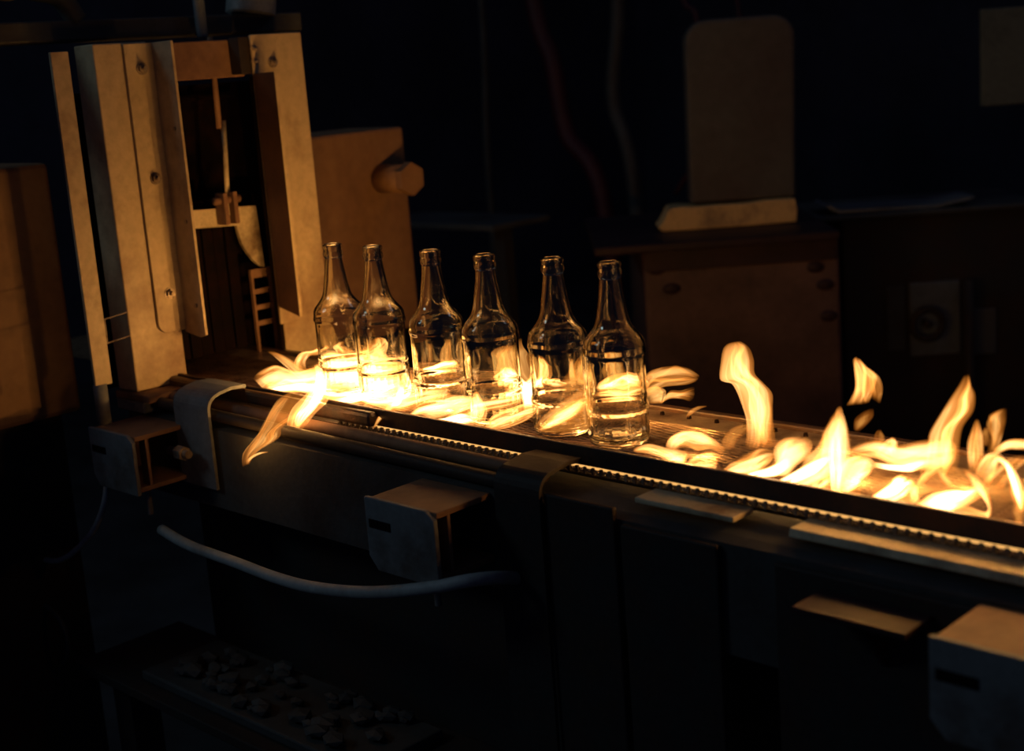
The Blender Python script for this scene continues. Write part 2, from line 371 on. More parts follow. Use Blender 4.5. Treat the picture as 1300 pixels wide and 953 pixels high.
# ------------------------------------------------------------------ the gate
gx = -1.80
gt = root('gate_frame', (gx - .03, 1.22, -.006), 'upright steel gate frame of two bolted posts and a top beam over the belt', 'gate')
def plate_yz(y0, y1, z0, z1, x0, x1, bev=.002): return BX(x0, x1, y0, y1, z0, z1, bev=bev)
make('post', plate_yz(1.037, 1.124, -.006, .496, gx - .052, gx), M['galv'], gt)
make('post', plate_yz(1.312, 1.405, -.030, .499, gx - .012, gx), M['galv'], gt)
make('top_beam', plate_yz(1.124, 1.312, .437, .494, gx - .040, gx - .030), M['rusty'], gt)
def rounded_angle(yA, yB, yF, z0, z1, flip):
    # wing on the post face with a rounded lower corner + flange towards the bottles
    a = bmesh.new(); c = .016
    s = 1 if yB > yA else -1
    pts = [(yB, z1), (yB, z0)]
    for k in range(7):
        th = math.radians(k * 15); pts.append((yA + s * c * (1 - math.sin(th)), z0 + c * (1 - math.cos(th))))
    pts.append((yA, z1))
    w_ = extrude_poly([(gx + .0005, y, z) for y, z in pts], (.0045, 0, 0), .0008); join(a, w_)
    return a
ga = make('guide_angle', rounded_angle(1.083, 1.133, 1.133, .072, .494, 0), M['galv'], gt)
fb = extrude_poly([(gx + .001, 1.133, .494), (gx + .055, 1.133, .494), (gx + .055, 1.133, .066), (gx + .040, 1.133, .062), (gx + .001, 1.133, .068)], (0, -.0045, 0), .0008)
make('flange', fb, M['galv'], ga)
gb = make('guide_angle', rounded_angle(1.352, 1.303, 1.303, .046, .498, 0), M['galv'], gt)
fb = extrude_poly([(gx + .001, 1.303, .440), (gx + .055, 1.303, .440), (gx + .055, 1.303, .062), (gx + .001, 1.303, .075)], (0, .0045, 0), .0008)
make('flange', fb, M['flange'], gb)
make('lit_flange_edge', extrude_poly([(gx + .0552, 1.303, .440), (gx + .0562, 1.303, .440), (gx + .0562, 1.303, .062), (gx + .0552, 1.303, .062)], (0, .0045, 0)), M['galv'], gb)  # pale tip stands for firelight on the flange edge
make('shade_plate', BX(gx - .012, gx - .001, 1.305, 1.311, .0, .436), M['soot'], gt)  # added dark sheet standing in for shade on the post side
for y, z in ((1.108, .458), (1.108, .300), (1.108, .130)): hexbolt(gt, (gx + .005, y, z), (1, 0, 0), .0066)
for y, z in ((1.340, .455), (1.336, .280), (1.338, .112)): hexbolt(gt, (gx + .005, y, z), (1, 0, 0), .0066)
for y, z in ((1.320, .478), (1.320, .458)): hexbolt(gt, (gx + .002, y - .012, z), (1, 0, 0), .0045)
for z in (.37, .235, .11): make('rivet', CYL((gx + .040, 1.1285, z), (gx + .040, 1.1265, z), .003, seg=10), M['bolt'], gt)
make('notch_plate', BX(gx - .028, gx - .002, 1.285, 1.312, .440, .496, bev=.001), M['dark'], gt)
make('base_flange', BX(gx - .052, gx + .040, 1.030, 1.135, -.018, -.007, bev=.002), M['rusty'], gt)
make('base_block', BX(gx - .055, gx + .020, 1.032, 1.088, -.036, -.018, bev=.003), M['grey'], gt)
# left outer strip with its wire clips
os_ = root('side_strip', (-1.803, 0.985, -.01), 'narrow rust-stained upright steel strip left of the gate post', 'post')
make('strip', BX(-1.806, -1.800, .972, .999, .016, .488, bev=.001), M['galv'], os_)
make('rod_foot', CYL((-1.803, .980, -.050), (-1.803, .980, .018), .010, seg=14), M['grey'], os_, True)
bm = bmesh.new()
for z in (.075, .110): cyl(bm, (-1.801, .998, z), (-1.801, 1.037, z + .004), .0012, seg=8)
cyl(bm, (-1.801, 1.0, .075), (-1.801, 1.0, .110), .0012, seg=8)
make('wire_clip', bm, M['bolt'], os_)
# rod, clevis and door plate inside the opening
dr = root('sliding_door', (-1.86, 1.23, .13), 'stained yellow sliding door plate with arched cutout hanging in the gate opening', 'door')
arch = [(1.126, .245), (1.322, .233), (1.326, .130), (1.316, .136), (1.304, .148), (1.294, .162), (1.287, .176), (1.283, .192), (1.281, .206), (1.196, .212), (1.150, .215), (1.142, .180), (1.136, .150), (1.126, .13)]
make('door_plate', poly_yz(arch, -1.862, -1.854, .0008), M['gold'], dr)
make('rod', CYL((-1.850, 1.266, .36), (-1.850, 1.268, .50), .0045, seg=12), M['rusty'], dr, True)
make('rod', CYL((-1.846, 1.262, .225), (-1.846, 1.272, .372), .0040, seg=12), M['gold'], dr, True)
cl = make('clevis', BX(-1.852, -1.828, 1.244, 1.252, .212, .262, bev=.001), M['rusty'], dr)
make('cheek', BX(-1.852, -1.828, 1.262, 1.270, .212, .262, bev=.001), M['rusty'], cl)
make('pin', CYL((-1.840, 1.234, .250), (-1.840, 1.281, .250), .0062, seg=12), M['rusty'], cl, True)
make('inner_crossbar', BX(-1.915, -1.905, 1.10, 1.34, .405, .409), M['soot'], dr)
# dark strip curtain closing the opening
cu = root('strip_curtain', (-1.89, 1.2, .0), 'soot-black curtain of hanging strips behind the door plate', 'curtain')
s0 = None
for i in range(8):
    y = 1.128 + i * .0215
    if s0 is None: s0 = make('curtain_strip', BX(-1.893, -1.889, y, y + .0195, .004, .232, bev=.001), M['soot'], cu, org=(-1.891, y, 0))
    else:
        o = s0.copy(); link(o, cu); o.location = Vector((-1.891 + .0025 * (i % 2), y, 0)) - wloc(cu)
make('curtain_bar', BX(-1.897, -1.885, 1.10, 1.35, .232, .250), M['soot'], cu)
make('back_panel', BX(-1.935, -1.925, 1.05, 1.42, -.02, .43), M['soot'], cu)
# slotted guide ladder beside the curtain
sl = root('slotted_guide', (-1.855, 1.315, -.01), 'upright guide with small rounded slots, inside the right gate post', 'guide')
bm = bmesh.new()
def slot_frame(bm, y0, y1, z0, z1, x0, x1, holes):
    bx(bm, x0, x1, y0, y0 + .004, z0, z1); bx(bm, x0, x1, y1 - .004, y1, z0, z1)
    zz = z0
    for a, b in holes + [(z1, z1)]:
        bx(bm, x0, x1, y0 + .004, y1 - .004, zz, a); zz = b
slot_frame(bm, 1.294, 1.334, -.012, .132, -1.856, -1.850, [(-.006, .040), (.048, .066), (.074, .092), (.100, .118)])
make('slotted_plate', bm, M['rusty'], sl)

# ------------------------------------------------------------------ lehr housing pieces behind the gate
h1 = root('lehr_housing', (-2.03, .85, -.05), 'brown sheet-metal oven housing at the left edge, left of the gate', 'oven housing')
make('housing_body', BX(-2.11, -1.952, .62, 1.027, -.05, .333, bev=.008), M['lehr'], h1)
make('housing_stand', BX(-2.09, -1.97, .66, 1.00, FZ, -.05), M['dark'], h1)
make('foot_bracket', BX(-2.085, -1.990, .885, .96, -.105, -.052, bev=.003), M['greyd'], h1)
h2 = root('lehr_housing', (-2.03, 1.6, -.05), 'brown sheet-metal oven housing right of the gate, behind the first bottles', 'oven housing')
make('housing_body', BX(-2.11, -1.952, 1.425, 1.738, -.05, .326, bev=.006), M['lehr'], h2)
make('housing_stand', BX(-2.09, -1.97, 1.46, 1.70, FZ, -.05), M['dark'], h2)
make('pipe_stub', CYL((-1.952, 1.675, .236), (-1.885, 1.675, .236), .026, seg=28), M['lehr'], h2, True)
make('hex_cap', CYL((-1.885, 1.675, .236), (-1.868, 1.675, .236), .030, seg=6), M['lehr'], h2)
# dim pipework above the gate
def hang(name, pts, r, m, label, cat='pipe', group=None, n=40):
    return meta(make(name, tube(pts, r, n, 10), M[m], None, True), label, cat, group)
gd = root('overhead_beam', (-1.93, 1.0, .50), 'dim grey horizontal steel beam crossing above the gate frame', 'beam')
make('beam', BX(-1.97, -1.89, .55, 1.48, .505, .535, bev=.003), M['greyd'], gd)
make('hanger', BX(-1.94, -1.92, .64, .67, .535, 1.6), M['greyd'], gd)
make('hanger', BX(-1.94, -1.92, 1.40, 1.43, .535, 1.6), M['greyd'], gd)
hang('air_pipe', [(-1.87, 1.268, .50), (-1.87, 1.268, .60), (-1.87, 1.268, 1.1)], .009, 'steel', 'thin upright steel pipe rising from the middle of the gate top')
hang('bent_pipe', [(-1.90, 1.075, .535), (-1.90, 1.05, .57), (-1.90, 1.00, .585), (-1.90, .95, .63), (-1.9, .94, 1.1)], .016, 'greyd', 'dim bent grey pipe rising above the left gate post')
hang('wide_duct', [(-1.90, 1.385, .535), (-1.90, 1.39, .57), (-1.90, 1.385, .65), (-1.9, 1.38, 1.1)], .040, 'pipe', 'wide grey duct rising above the right gate post', 'duct')

# ------------------------------------------------------------------ hoses and cables in the dark below
hang('grey_hose', [tuple(at(*q, Y)) for q, Y in (((205, 672), 1.00), ((240, 692), .99), ((300, 714), .97), ((350, 733), .96), ((400, 746), .95), ((470, 752), .945), ((545, 746), .95), ((600, 736), .97), ((650, 733), 1.02), ((700, 740), 1.12))], .0075, 'hose', 'long sagging pale grey hose below the conveyor side', 'hose')
hang('cable', [tuple(at(*q, Y)) for q, Y in (((136, 596), .975), ((132, 640), .955), ((112, 682), .95), ((70, 712), .94), ((20, 690), .95), ((0, 650), .96), ((-40, 600), .98))], .0045, 'hose', 'grey cable drooping from the left channel bracket', 'cable')
hang('cable', [tuple(at(*q, Y)) for q, Y in (((-60, 850), .93), ((-5, 775), .93), ((30, 754), .93), ((75, 785), .93), ((86, 830), .935), ((62, 860), .94), ((42, 846), .95), ((40, 815), .96), ((70, 800), 1.04))], .0038, 'greyd', 'thin cable loop at the lower left corner', 'cable')
hang('thin_rod', [tuple(at(*q, .99)) for q in ((28, 580), (36, 640), (44, 690), (48, 740))], .003, 'hose', 'thin upright wire at the left edge below the oven housing', 'rod')
sc = root('rubble_tray', tuple(at(250, 790, 1.0)), 'dim tray of sooty scrap on the shelf below the left bracket', 'tray')
tb = wloc(sc)
make('tray', BX(-1.75, -1.25, .955, 1.09, -.415, -.40, bev=.003), M['greyd'], sc)
bm = bmesh.new()
for i in range(60):
    x, y = random.uniform(-1.72, -1.28), random.uniform(.97, 1.08); s = random.uniform(.006, .016)
    b = bmesh.new(); bmesh.ops.create_icosphere(b, subdivisions=1, radius=s)
    for v in b.verts: v.co = Vector((x + v.co.x * 1.4, y + v.co.y, -.398 + s * .5 + v.co.z * .6)) + Vector([random.uniform(-.15, .15) * s for _ in range(3)])
    join(bm, b)
meta(make('scrap', bm, M['greyd'], sc), kind='stuff')

# ------------------------------------------------------------------ dark machines behind
AX, TX, NX = Vector((-1.901, 2.354, 0)), Vector((.73354, .67964, 0)), Vector((.67964, -.73354, 0))
def turn(bm):
    """(depth, along, up) in the firebox's own frame -> world"""
    for v in bm.verts: v.co = AX + NX * v.co.x + TX * v.co.y + Vector((0, 0, v.co.z))
    return bm
def wp(d, s_, z): return AX + NX * d + TX * s_ + Vector((0, 0, z))
fbx = root('firebox', wp(-.25, .2, FZ), 'big reddish-brown sheet-metal firebox standing behind the belt at right', 'machine')
make('body', turn(BX(-.50, 0, 0, .427, FZ, .000, bev=.008)), M['firebox'], fbx)
make('top_plate', turn(BX(-.55, .03, -.105, .424, .001, .020, bev=.004)), M['firebox_top'], fbx)
make('top_band', turn(BX(.0, .006, .004, .423, -.045, .001, bev=.002)), M['firebox_top'], fbx)
for y, z in ((.03, -.04), (.06, -.085), (.375, -.06), (.395, -.10), (.40, -.17)):
    b = bmesh.new(); bmesh.ops.create_uvsphere(b, u_segments=12, v_segments=8, radius=1)
    for v in b.verts: v.co = Vector((v.co.x * .006, y + v.co.y * .020, z + v.co.z * .013))
    make('blister', turn(b), M['firebox_top'], fbx, True)
sl_ = [(.050, .030), (.062, .045), (.078, .073), (.100, .076), (.131, .073), (.180, .074), (.250, .073), (.300, .077), (.363, .076), (.367, .050), (.364, .023), (.250, .0212), (.120, .0212), (.060, .022)]
meta(make('insulation_slab', turn(poly_yz(sl_, -.24, -.15, .003)), M['stone']), 'ragged cream slab lying on the firebox top', 'slab')
cw = root('cowl', wp(-.215, .25, .077), 'tall dim grey rounded cowl standing on the cream slab', 'cowl')
pts = [(.128, .078), (.366, .078)]
for k in range(9):
    a = math.radians(k * 11.25); pts.append((.378 - .050 + .050 * math.cos(a), .438 + .048 * math.sin(a)))
for k in range(9):
    a = math.radians(90 + k * 11.25); pts.append((.133 + .050 + .050 * math.cos(a), .438 + .048 * math.sin(a)))
b = poly_yz(pts, -.235, -.165)
bmesh.ops.bevel(b, geom=b.edges[:], offset=.008, segments=3, affect='EDGES', profile=.5)
make('cowl_shell', turn(b), M['drum'], cw)
bd = root('notice_board', wp(-.32, .9, FZ), 'plain pale greenish board cut by the upper right corner', 'board')
make('board', turn(BX(-.32, -.30, .832, 1.10, .242, .464, bev=.003)), M['sign'], bd)
make('post', turn(BX(-.36, -.32, 1.00, 1.04, FZ, .44)), M['dark'], bd)
pn = root('pump_unit', wp(-.45, .75, FZ), 'dim bluish-grey cabinet with a round hand wheel, right of the firebox', 'machine')
make('cabinet', turn(BX(-.60, -.31, .50, .95, FZ, .0, bev=.008)), M['dark'], pn)
make('front_panel', turn(BX(-.31, -.300, .655, .775, -.345, -.165, bev=.003)), M['steel'], pn)
make('front_panel', turn(BX(-.31, -.300, .795, .862, -.352, -.240, bev=.003)), M['greyp'], pn)
make('front_panel', turn(BX(-.31, -.303, .600, .645, -.33, -.17, bev=.003)), M['greyd'], pn)
bm = bmesh.new()
ring = [(-.275, .690 + .036 * math.cos(a), -.262 + .036 * math.sin(a)) for a in [2 * math.pi * k / 24 for k in range(25)]]
join(bm, tube(ring, .009, 49, 8)); cyl(bm, (-.30, .690, -.262), (-.27, .690, -.262), .010)
make('hand_wheel', turn(bm), M['dark'], pn, True)
make('upright_pipe', turn(CYL((-.27, .786, FZ), (-.27, .786, -.16), .013, seg=14)), M['dark'], pn, True)
make('worktop', turn(BX(-.62, -.28, .43, .97, .0, .012, bev=.004)), M['greyd'], pn)
tr = [(.46, .034), (.49, .016), (.72, .0135), (.80, .026), (.815, .034), (.80, .034), (.72, .0205), (.49, .023), (.47, .037)]
meta(make('shallow_tray', turn(poly_yz(tr, -.44, -.30)), M['steel']), 'shallow bluish steel tray on the dim worktop right of the firebox', 'tray')
hang('red_hose', [(-3.05, 3.2, 1.3), (-2.95, 3.2, .60), (-2.89, 3.2, .42), (-2.85, 3.2, .20), (-2.72, 3.2, -.02), (-2.68, 3.2, -.92)], .028, 'red', 'thick dim dark-red hose hanging behind the bottles', 'hose')
hang('red_cable', [(-2.45, 3.2, 1.3), (-2.40, 3.2, .62), (-2.345, 3.2, .50), (-2.33, 3.2, .2), (-2.45, 3.2, .02)], .008, 'red', 'dark-red cable hanging down to the left top of the cowl', 'cable', None)
hang('red_cable', [(-2.25, 3.2, 1.3), (-2.21, 3.2, .56), (-2.20, 3.2, .46), (-2.21, 3.2, .02)], .007, 'red', 'dark-red cable hanging behind the middle of the cowl top', 'cable', None)
hang('thin_conduit', [(-3.17, 3.2, 1.4), (-3.175, 3.2, .52), (-3.20, 3.2, .10), (-3.2, 3.2, -.92)], .012, 'greyd', 'thin dim conduit left of the thick red hose', 'pipe')
hang('bowed_pipe', [(-2.60, 3.2, 1.4), (-2.62, 3.2, .60), (-2.66, 3.2, .30), (-2.60, 3.2, .02), (-2.6, 3.2, -.92)], .022, 'greyd', 'dim grey pipe left of the cowl', 'pipe')
sh = root('side_table', (-2.5, 2.4, FZ), 'dark low side table left of the firebox', 'table')
make('table_top', BX(-2.75, -2.3, 2.30, 2.50, .04, .055, bev=.003), M['greyd'], sh)
for x in (-2.72, -2.33):
    make('leg', BX(x - .015, x + .015, 2.35, 2.38, FZ, .04), M['dark'], sh)

# ------------------------------------------------------------------ bottles
HB = .205
def bottle_profile():
    o = [(0, .0035), (.018, .0025), (.027, .0008), (.0305, .0), (.0332, .0018), (.0345, .006), (.0347, .010)]
    for k in range(1, 14): o.append((.0347, .010 + .027 * k / 14))
    o += [(.0347, .037), (.0354, .0390), (.0357, .0410), (.0352, .0435), (.0340, .0455), (.0338, .060), (.0338, .085), (.0339, .098), (.0346, .1010), (.0356, .1032), (.0356, .1052), (.0349, .1085), (.0347, .110), (.0345, .1135), (.0340, .1160), (.0322, .1195), (.0288, .1235), (.0253, .1278), (.0222, .1320), (.0200, .1360), (.0184, .1415), (.0170, .1480), (.0151, .1600), (.0133, .1720), (.0121, .1820), (.0118, .1850), (.0118, .1872), (.0132, .1885), (.0136, .1905), (.0136, .1930), (.0130, .1955), (.0124, .1975), (.0128, .1990), (.0134, .2005), (.0134, .2030), (.0126, .2047), (.0110, .2052)]
    i = [(.0094, .2046), (.0090, .2025), (.0088, .1950), (.0088, .1850), (.0096, .1790), (.0108, .1700), (.0127, .1590), (.0145, .1480), (.0158, .1410), (.0174, .1355), (.0198, .1310), (.0230, .1268), (.0268, .1222), (.0300, .1175), (.0316, .1130), (.0321, .108), (.0322, .100), (.0315, .088), (.0315, .060), (.0318, .040), (.0318, .016), (.0305, .0085), (.026, .0062), (.018, .0078), (.008, .0088), (0, .0090)]
    return o, i
def bottle_mesh():
    o, i = bottle_profile(); P = o + i; seg = 72; bm = bmesh.new(); rings = []
    for idx, (r, z) in enumerate(P):
        if r == 0: rings.append([bm.verts.new((0, 0, z))]); continue
        ring = []
        for k in range(seg):
            a = 2 * math.pi * k / seg; rr = r
            if idx < len(o) and .012 < z < .036: rr = r - .0006 + .0006 * math.cos(a * 24)       # fluted foot of the body
            ring.append(bm.verts.new((rr * math.cos(a), rr * math.sin(a), z)))
        rings.append(ring)
    for A, B in zip(rings, rings[1:]):
        for k in range(seg):
            k2 = (k + 1) % seg
            if len(A) == 1: bm.faces.new((A[0], B[k2], B[k]))
            elif len(B) == 1: bm.faces.new((A[k], A[k2], B[0]))
            else: bm.faces.new((A[k], A[k2], B[k2], B[k]))
    bmesh.ops.recalc_face_normals(bm, faces=bm.faces)
    me = bpy.data.meshes.new('glass_bottle'); bm.to_mesh(me); bm.free(); me.materials.append(M['glass'])
    for p in me.polygons: p.use_smooth = True
    return me
bme = bottle_mesh()
spots = [(-1.4814, 1.1724), (-1.402, 1.1752), (-1.2832, 1.1686), (-1.1803, 1.1614), (-1.0728, 1.1639), (-.9846, 1.160)]
names = ['clear glass bottle nearest the gate, first at the left end of the row',
         'clear glass bottle second from the gate, in front of the brown housing edge',
         'clear glass bottle third from the gate, standing clear of both neighbours',
         'clear glass bottle fourth from the gate, with a tall orange flame behind its body',
         'clear glass bottle fifth from the gate, half hidden by the last bottle on its right',
         'clear glass bottle at the right end of the row, largest and fully in view']
for (x, y), lb in zip(spots, names):
    o = bpy.data.objects.new('glass_bottle', bme); link(o); o.location = (x, y, .0009); o.rotation_euler.z = random.uniform(0, 6)
    meta(o, lb, 'bottle', 'clear glass bottles on the conveyor belt')

# ------------------------------------------------------------------ flames
def tongue(st, Y, m, parent, thick=.42, bend=.10, n=30, name='tongue', lean=0.0, ground=True):
    """a flame sheet lofted through stations, on its own vertical plane over the belt, with real body and folds"""
    sp = spline(st, n); bm = bmesh.new(); uvl = bm.loops.layers.uv.new('UVMap'); K = 14; rings = []
    ph = random.uniform(0, 6.28); size = 0
    pts = []
    for i, (xa, ya, xb, yb) in enumerate(sp):
        t = i / (n - 1)
        off = lean * min(1, t * 2.2)
        A = at(xa, ya, Y + off); B = at(xb, yb, Y + off); pts.append((A, B)); size = max(size, (A - B).length)
    for i, (A, B) in enumerate(pts):
        t = i / (n - 1); wd = (B - A); L_ = max(wd.length, 1e-4)
        dep = Vector((0, 1, 0)); fold = bend * size * (math.sin(ph + t * 5.0) + .5 * math.sin(ph * 2 + t * 9.0))
        ring = []
        for k in range(K):
            a = 2 * math.pi * k / K; u = .5 - .5 * math.cos(a); h = math.sin(a) * thick * .5 * min(L_, .05)
            q = A.lerp(B, u) + dep * (h + fold + bend * size * .8 * math.sin(u * 5 + ph + t * 3))
            lo_ = .0014 + (k % 3) * .0003
            if q.z < lo_ and ground: q = EYE + (q - EYE) * ((HCAM - lo_) / (HCAM - q.z))      # gas lies down on the belt
            if ground and q.y < 1.1165: q.y = 1.1165 + (k % 4) * .0002
            ring.append((bm.verts.new(q), u))
        rings.append(ring)
    for i in range(n - 1):
        A, B = rings[i], rings[i + 1]; t0, t1 = i / (n - 1), (i + 1) / (n - 1)
        for k in range(K):
            k2 = (k + 1) % K
            f = bm.faces.new((A[k][0], A[k2][0], B[k2][0], B[k][0]))
            for lp, uvv in zip(f.loops, ((A[k][1], t0), (A[k2][1], t0), (B[k2][1], t1), (B[k][1], t1))): lp[uvl].uv = uvv
    return make(name, bm, M[m], parent, True)
def Z(pts, s, ox, oy):
    out = []
    for (a, b), (c, d) in pts: out.append((ox + a / s, oy + b / s, ox + c / s, oy + d / s))
    return out
def baseY(st, lo=1.122, hi=1.245):
    best = max(((x, y) for q in st for x, y in ((q[0], q[1]), (q[2], q[3]))), key=lambda p: p[1] - .178 * p[0])
    y = atz(*best).y; return min(max(y, lo), hi)
def flame(label, tongues, org):
    f = root('flame', org, label, 'flame', 'flames on the conveyor belt')
    for t in tongues:
        st, Y, m = t[:3]; kw = t[3] if len(t) > 3 else {}
        if Y is None: Y = baseY(st)
        tongue(st, Y, m, f, **kw)
        wid = max(math.hypot(q[0] - q[2], q[1] - q[3]) for q in st)
        if m in ('fl_hot', 'fl_white', 'fl_mid') and wid > 9:
            for j in range(2 if wid < 18 else 3):              # finer strands folded along the same sheet
                c0 = random.uniform(.08, .80); w0 = random.uniform(.10, .26); sub = []
                for i, q in enumerate(st):
                    c = min(max(c0 + random.uniform(-.16, .16), .0), 1.0); a, b = c - w0 * .5, c + w0 * .5
                    if i in (0, len(st) - 1): a, b = c - .02, c + .02
                    sub.append((q[0] + (q[2] - q[0]) * a, q[1] + (q[3] - q[1]) * a, q[0] + (q[2] - q[0]) * b, q[1] + (q[3] - q[1]) * b))
                kk = dict(kw); kk['bend'] = .02; kk['thick'] = .8
                tongue(sub, Y + random.uniform(-.003, .003), {'fl_mid': 'fl_dim', 'fl_hot': 'fl_mid', 'fl_white': 'fl_hot'}[m], f, name='strand', **kk)
    return f
z8 = lambda p: Z(p, 4.3333, 260, 420)
z3 = lambda p: Z(p, 4.3321, 780, 420)
z4 = lambda p: Z(p, 3.4036, 1020, 440)
z5 = lambda p: Z(p, 3.1767, 560, 300)
zb = lambda p: Z(p, 3.5308, 380, 290)

flame('large flame blown left over the rail from the first bottle, curling to a rounded end', [
    (z8([((640, 190), (660, 350)), ((580, 205), (600, 350)), ((500, 225), (530, 340)), ((440, 210), (470, 345)), ((380, 190), (400, 345)), ((320, 212), (350, 340)), ((292, 240), (318, 290))]), 1.150, 'fl_hot'),
    (z8([((660, 230), (650, 330)), ((560, 260), (580, 335)), ((470, 270), (490, 330)), ((400, 280), (410, 340)), ((345, 310), (350, 350))]), 1.140, 'fl_white'),
    (z8([((700, 200), (640, 330)), ((620, 190), (560, 300)), ((560, 210), (520, 260)), ((500, 180), (465, 205)), ((430, 130), (400, 150)), ((370, 105), (375, 120))]), 1.165, 'fl_mid')], (-1.55, 1.15, .002))
flame('flame spilling down over the front rail at the left, ending in a thin hooked tip', [
    (z8([((470, 330), (640, 330)), ((400, 370), (610, 380)), ((365, 430), (560, 450)), ((325, 530), (480, 490)), ((290, 590), (410, 535)), ((250, 640), (400, 590)), ((232, 690), (290, 660)), ((224, 742), (240, 735))]), 1.118, 'fl_mid', dict(lean=-.090, bend=.04, ground=False)),
    (z8([((560, 190), (650, 200)), ((600, 250), (690, 310)), ((570, 330), (670, 390)), ((490, 420), (600, 460)), ((465, 510), (545, 530)), ((492, 555), (515, 552))]), 1.125, 'fl_hot', dict(lean=-.064, bend=.03, ground=False)),
    (z8([((600, 180), (640, 200)), ((610, 270), (665, 310)), ((560, 370), (620, 410)), ((510, 450), (560, 480)), ((495, 520), (515, 530))]), 1.122, 'fl_white', dict(lean=-.064, bend=.03, ground=False)),
    (z8([((238, 735), (226, 715)), ((262, 702), (255, 688)), ((300, 680), (296, 668)), ((350, 668), (348, 662))]), 1.025, 'fl_mid', dict(ground=False))], (-1.52, 1.08, -.05))
flame('hook-shaped pale flame curling up beside the foot of the first bottle', [
    (z8([((560, 215), (515, 205)), ((548, 170), (505, 165)), ((570, 140), (530, 120)), ((610, 135), (590, 108)), ((650, 120), (640, 85)), ((672, 100), (668, 90))]), 1.205, 'fl_hot', dict(thick=.7))], (-1.52, 1.2, .002))
flame('white-hot flame bed licking around the feet of the first two bottles', [
    (z8([((600, 180), (600, 350)), ((680, 150), (680, 400)), ((780, 170), (780, 370)), ((880, 140), (880, 400)), ((980, 160), (980, 420)), ((1080, 170), (1070, 440)), ((1150, 260), (1140, 430))]), 1.225, 'fl_white'),
    (z8([((620, 190), (630, 330)), ((720, 180), (720, 340)), ((830, 190), (830, 340)), ((930, 180), (930, 350)), ((1030, 190), (1030, 360)), ((1110, 230), (1110, 340))]), 1.222, 'fl_mid'),
    (z8([((640, 390), (690, 350)), ((740, 400), (790, 345)), ((860, 400), (900, 340)), ((960, 400), (990, 335)), ((1070, 420), (1080, 370))]), 1.128, 'fl_hot')], (-1.42, 1.21, .002))
flame('pointed flame rising behind the second bottle', [
    (zb([((265, 640), (450, 650)), ((270, 590), (430, 600)), ((280, 550), (400, 560)), ((300, 515), (370, 530)), ((325, 488), (345, 500))]), 1.222, 'fl_hot'),
    (zb([((180, 600), (260, 600)), ((170, 560), (225, 560)), ((165, 530), (205, 535)), ((180, 510), (195, 515))]), 1.232, 'fl_hot')], (-1.40, 1.22, .002))
flame('flame streaks lying on the belt in front of the second and third bottles', [
    (z8([((680, 405), (700, 370)), ((780, 400), (810, 345)), ((880, 380), (900, 330)), ((980, 340), (1010, 300)), ((1060, 300), (1080, 270))]), 1.126, 'fl_white'),
    (z8([((810, 490), (815, 482)), ((835, 445), (862, 468)), ((870, 405), (910, 430)), ((930, 365), (970, 400)), ((1000, 330), (1040, 370))]), 1.088, 'fl_mid', dict(lean=.03, ground=False)),
    (z8([((926, 540), (934, 534)), ((950, 480), (968, 490)), ((978, 440), (1003, 455)), ((1010, 390), (1050, 425)), ((1040, 320), (1075, 400))]), 1.088, 'fl_mid', dict(lean=.03, ground=False)),
    (z8([((1010, 420), (1040, 420)), ((1040, 380), (1080, 400)), ((1060, 330), (1090, 350)), ((1070, 290), (1090, 300))]), 1.122, 'fl_white'),
    (z8([((1120, 470), (1150, 475)), ((1180, 420), (1220, 450)), ((1260, 400), (1300, 440)), ((1330, 390), (1350, 420))]), 1.124, 'fl_hot')], (-1.36, 1.12, .002))
flame('low flame lying around the foot of the third bottle', [
    (zb([((500, 800), (520, 830)), ((570, 760), (600, 850)), ((660, 740), (700, 830)), ((740, 750), (760, 800)), ((800, 770), (810, 800))]), 1.124, 'fl_hot'),
    (zb([((380, 770), (400, 800)), ((440, 750), (460, 820)), ((520, 730), (540, 800)), ((600, 720), (620, 770)), ((680, 720), (690, 750))]), 1.135, 'fl_hot'),
    (zb([((500, 840), (490, 850)), ((560, 850), (560, 880)), ((640, 850), (640, 900)), ((720, 830), (730, 880)), ((780, 850), (790, 870))]), 1.121, 'fl_white')], (-1.28, 1.13, .002))
flame('tongue of flame behind the body of the third bottle', [
    (zb([((520, 690), (540, 740)), ((580, 650), (600, 710)), ((640, 610), (660, 680)), ((690, 595), (720, 660)), ((710, 590), (722, 610))]), 1.225, 'fl_white')], (-1.27, 1.22, .002))
flame('tall orange flame behind the body of the fourth bottle', [
    (z5([((200, 680), (400, 690)), ((205, 600), (380, 620)), ((215, 540), (360, 560)), ((225, 480), (350, 490)), ((240, 440), (340, 450)), ((270, 410), (320, 420))]), 1.235, 'fl_mid'),
    (z5([((210, 650), (370, 660)), ((220, 600), (350, 610)), ((240, 560), (320, 570)), ((260, 520), (300, 530))]), 1.225, 'fl_white'),
    (z5([((270, 680), (400, 690)), ((300, 640), (410, 650)), ((330, 600), (400, 600)), ((350, 570), (380, 575))]), 1.215, 'fl_white')], (-1.16, 1.23, .002))
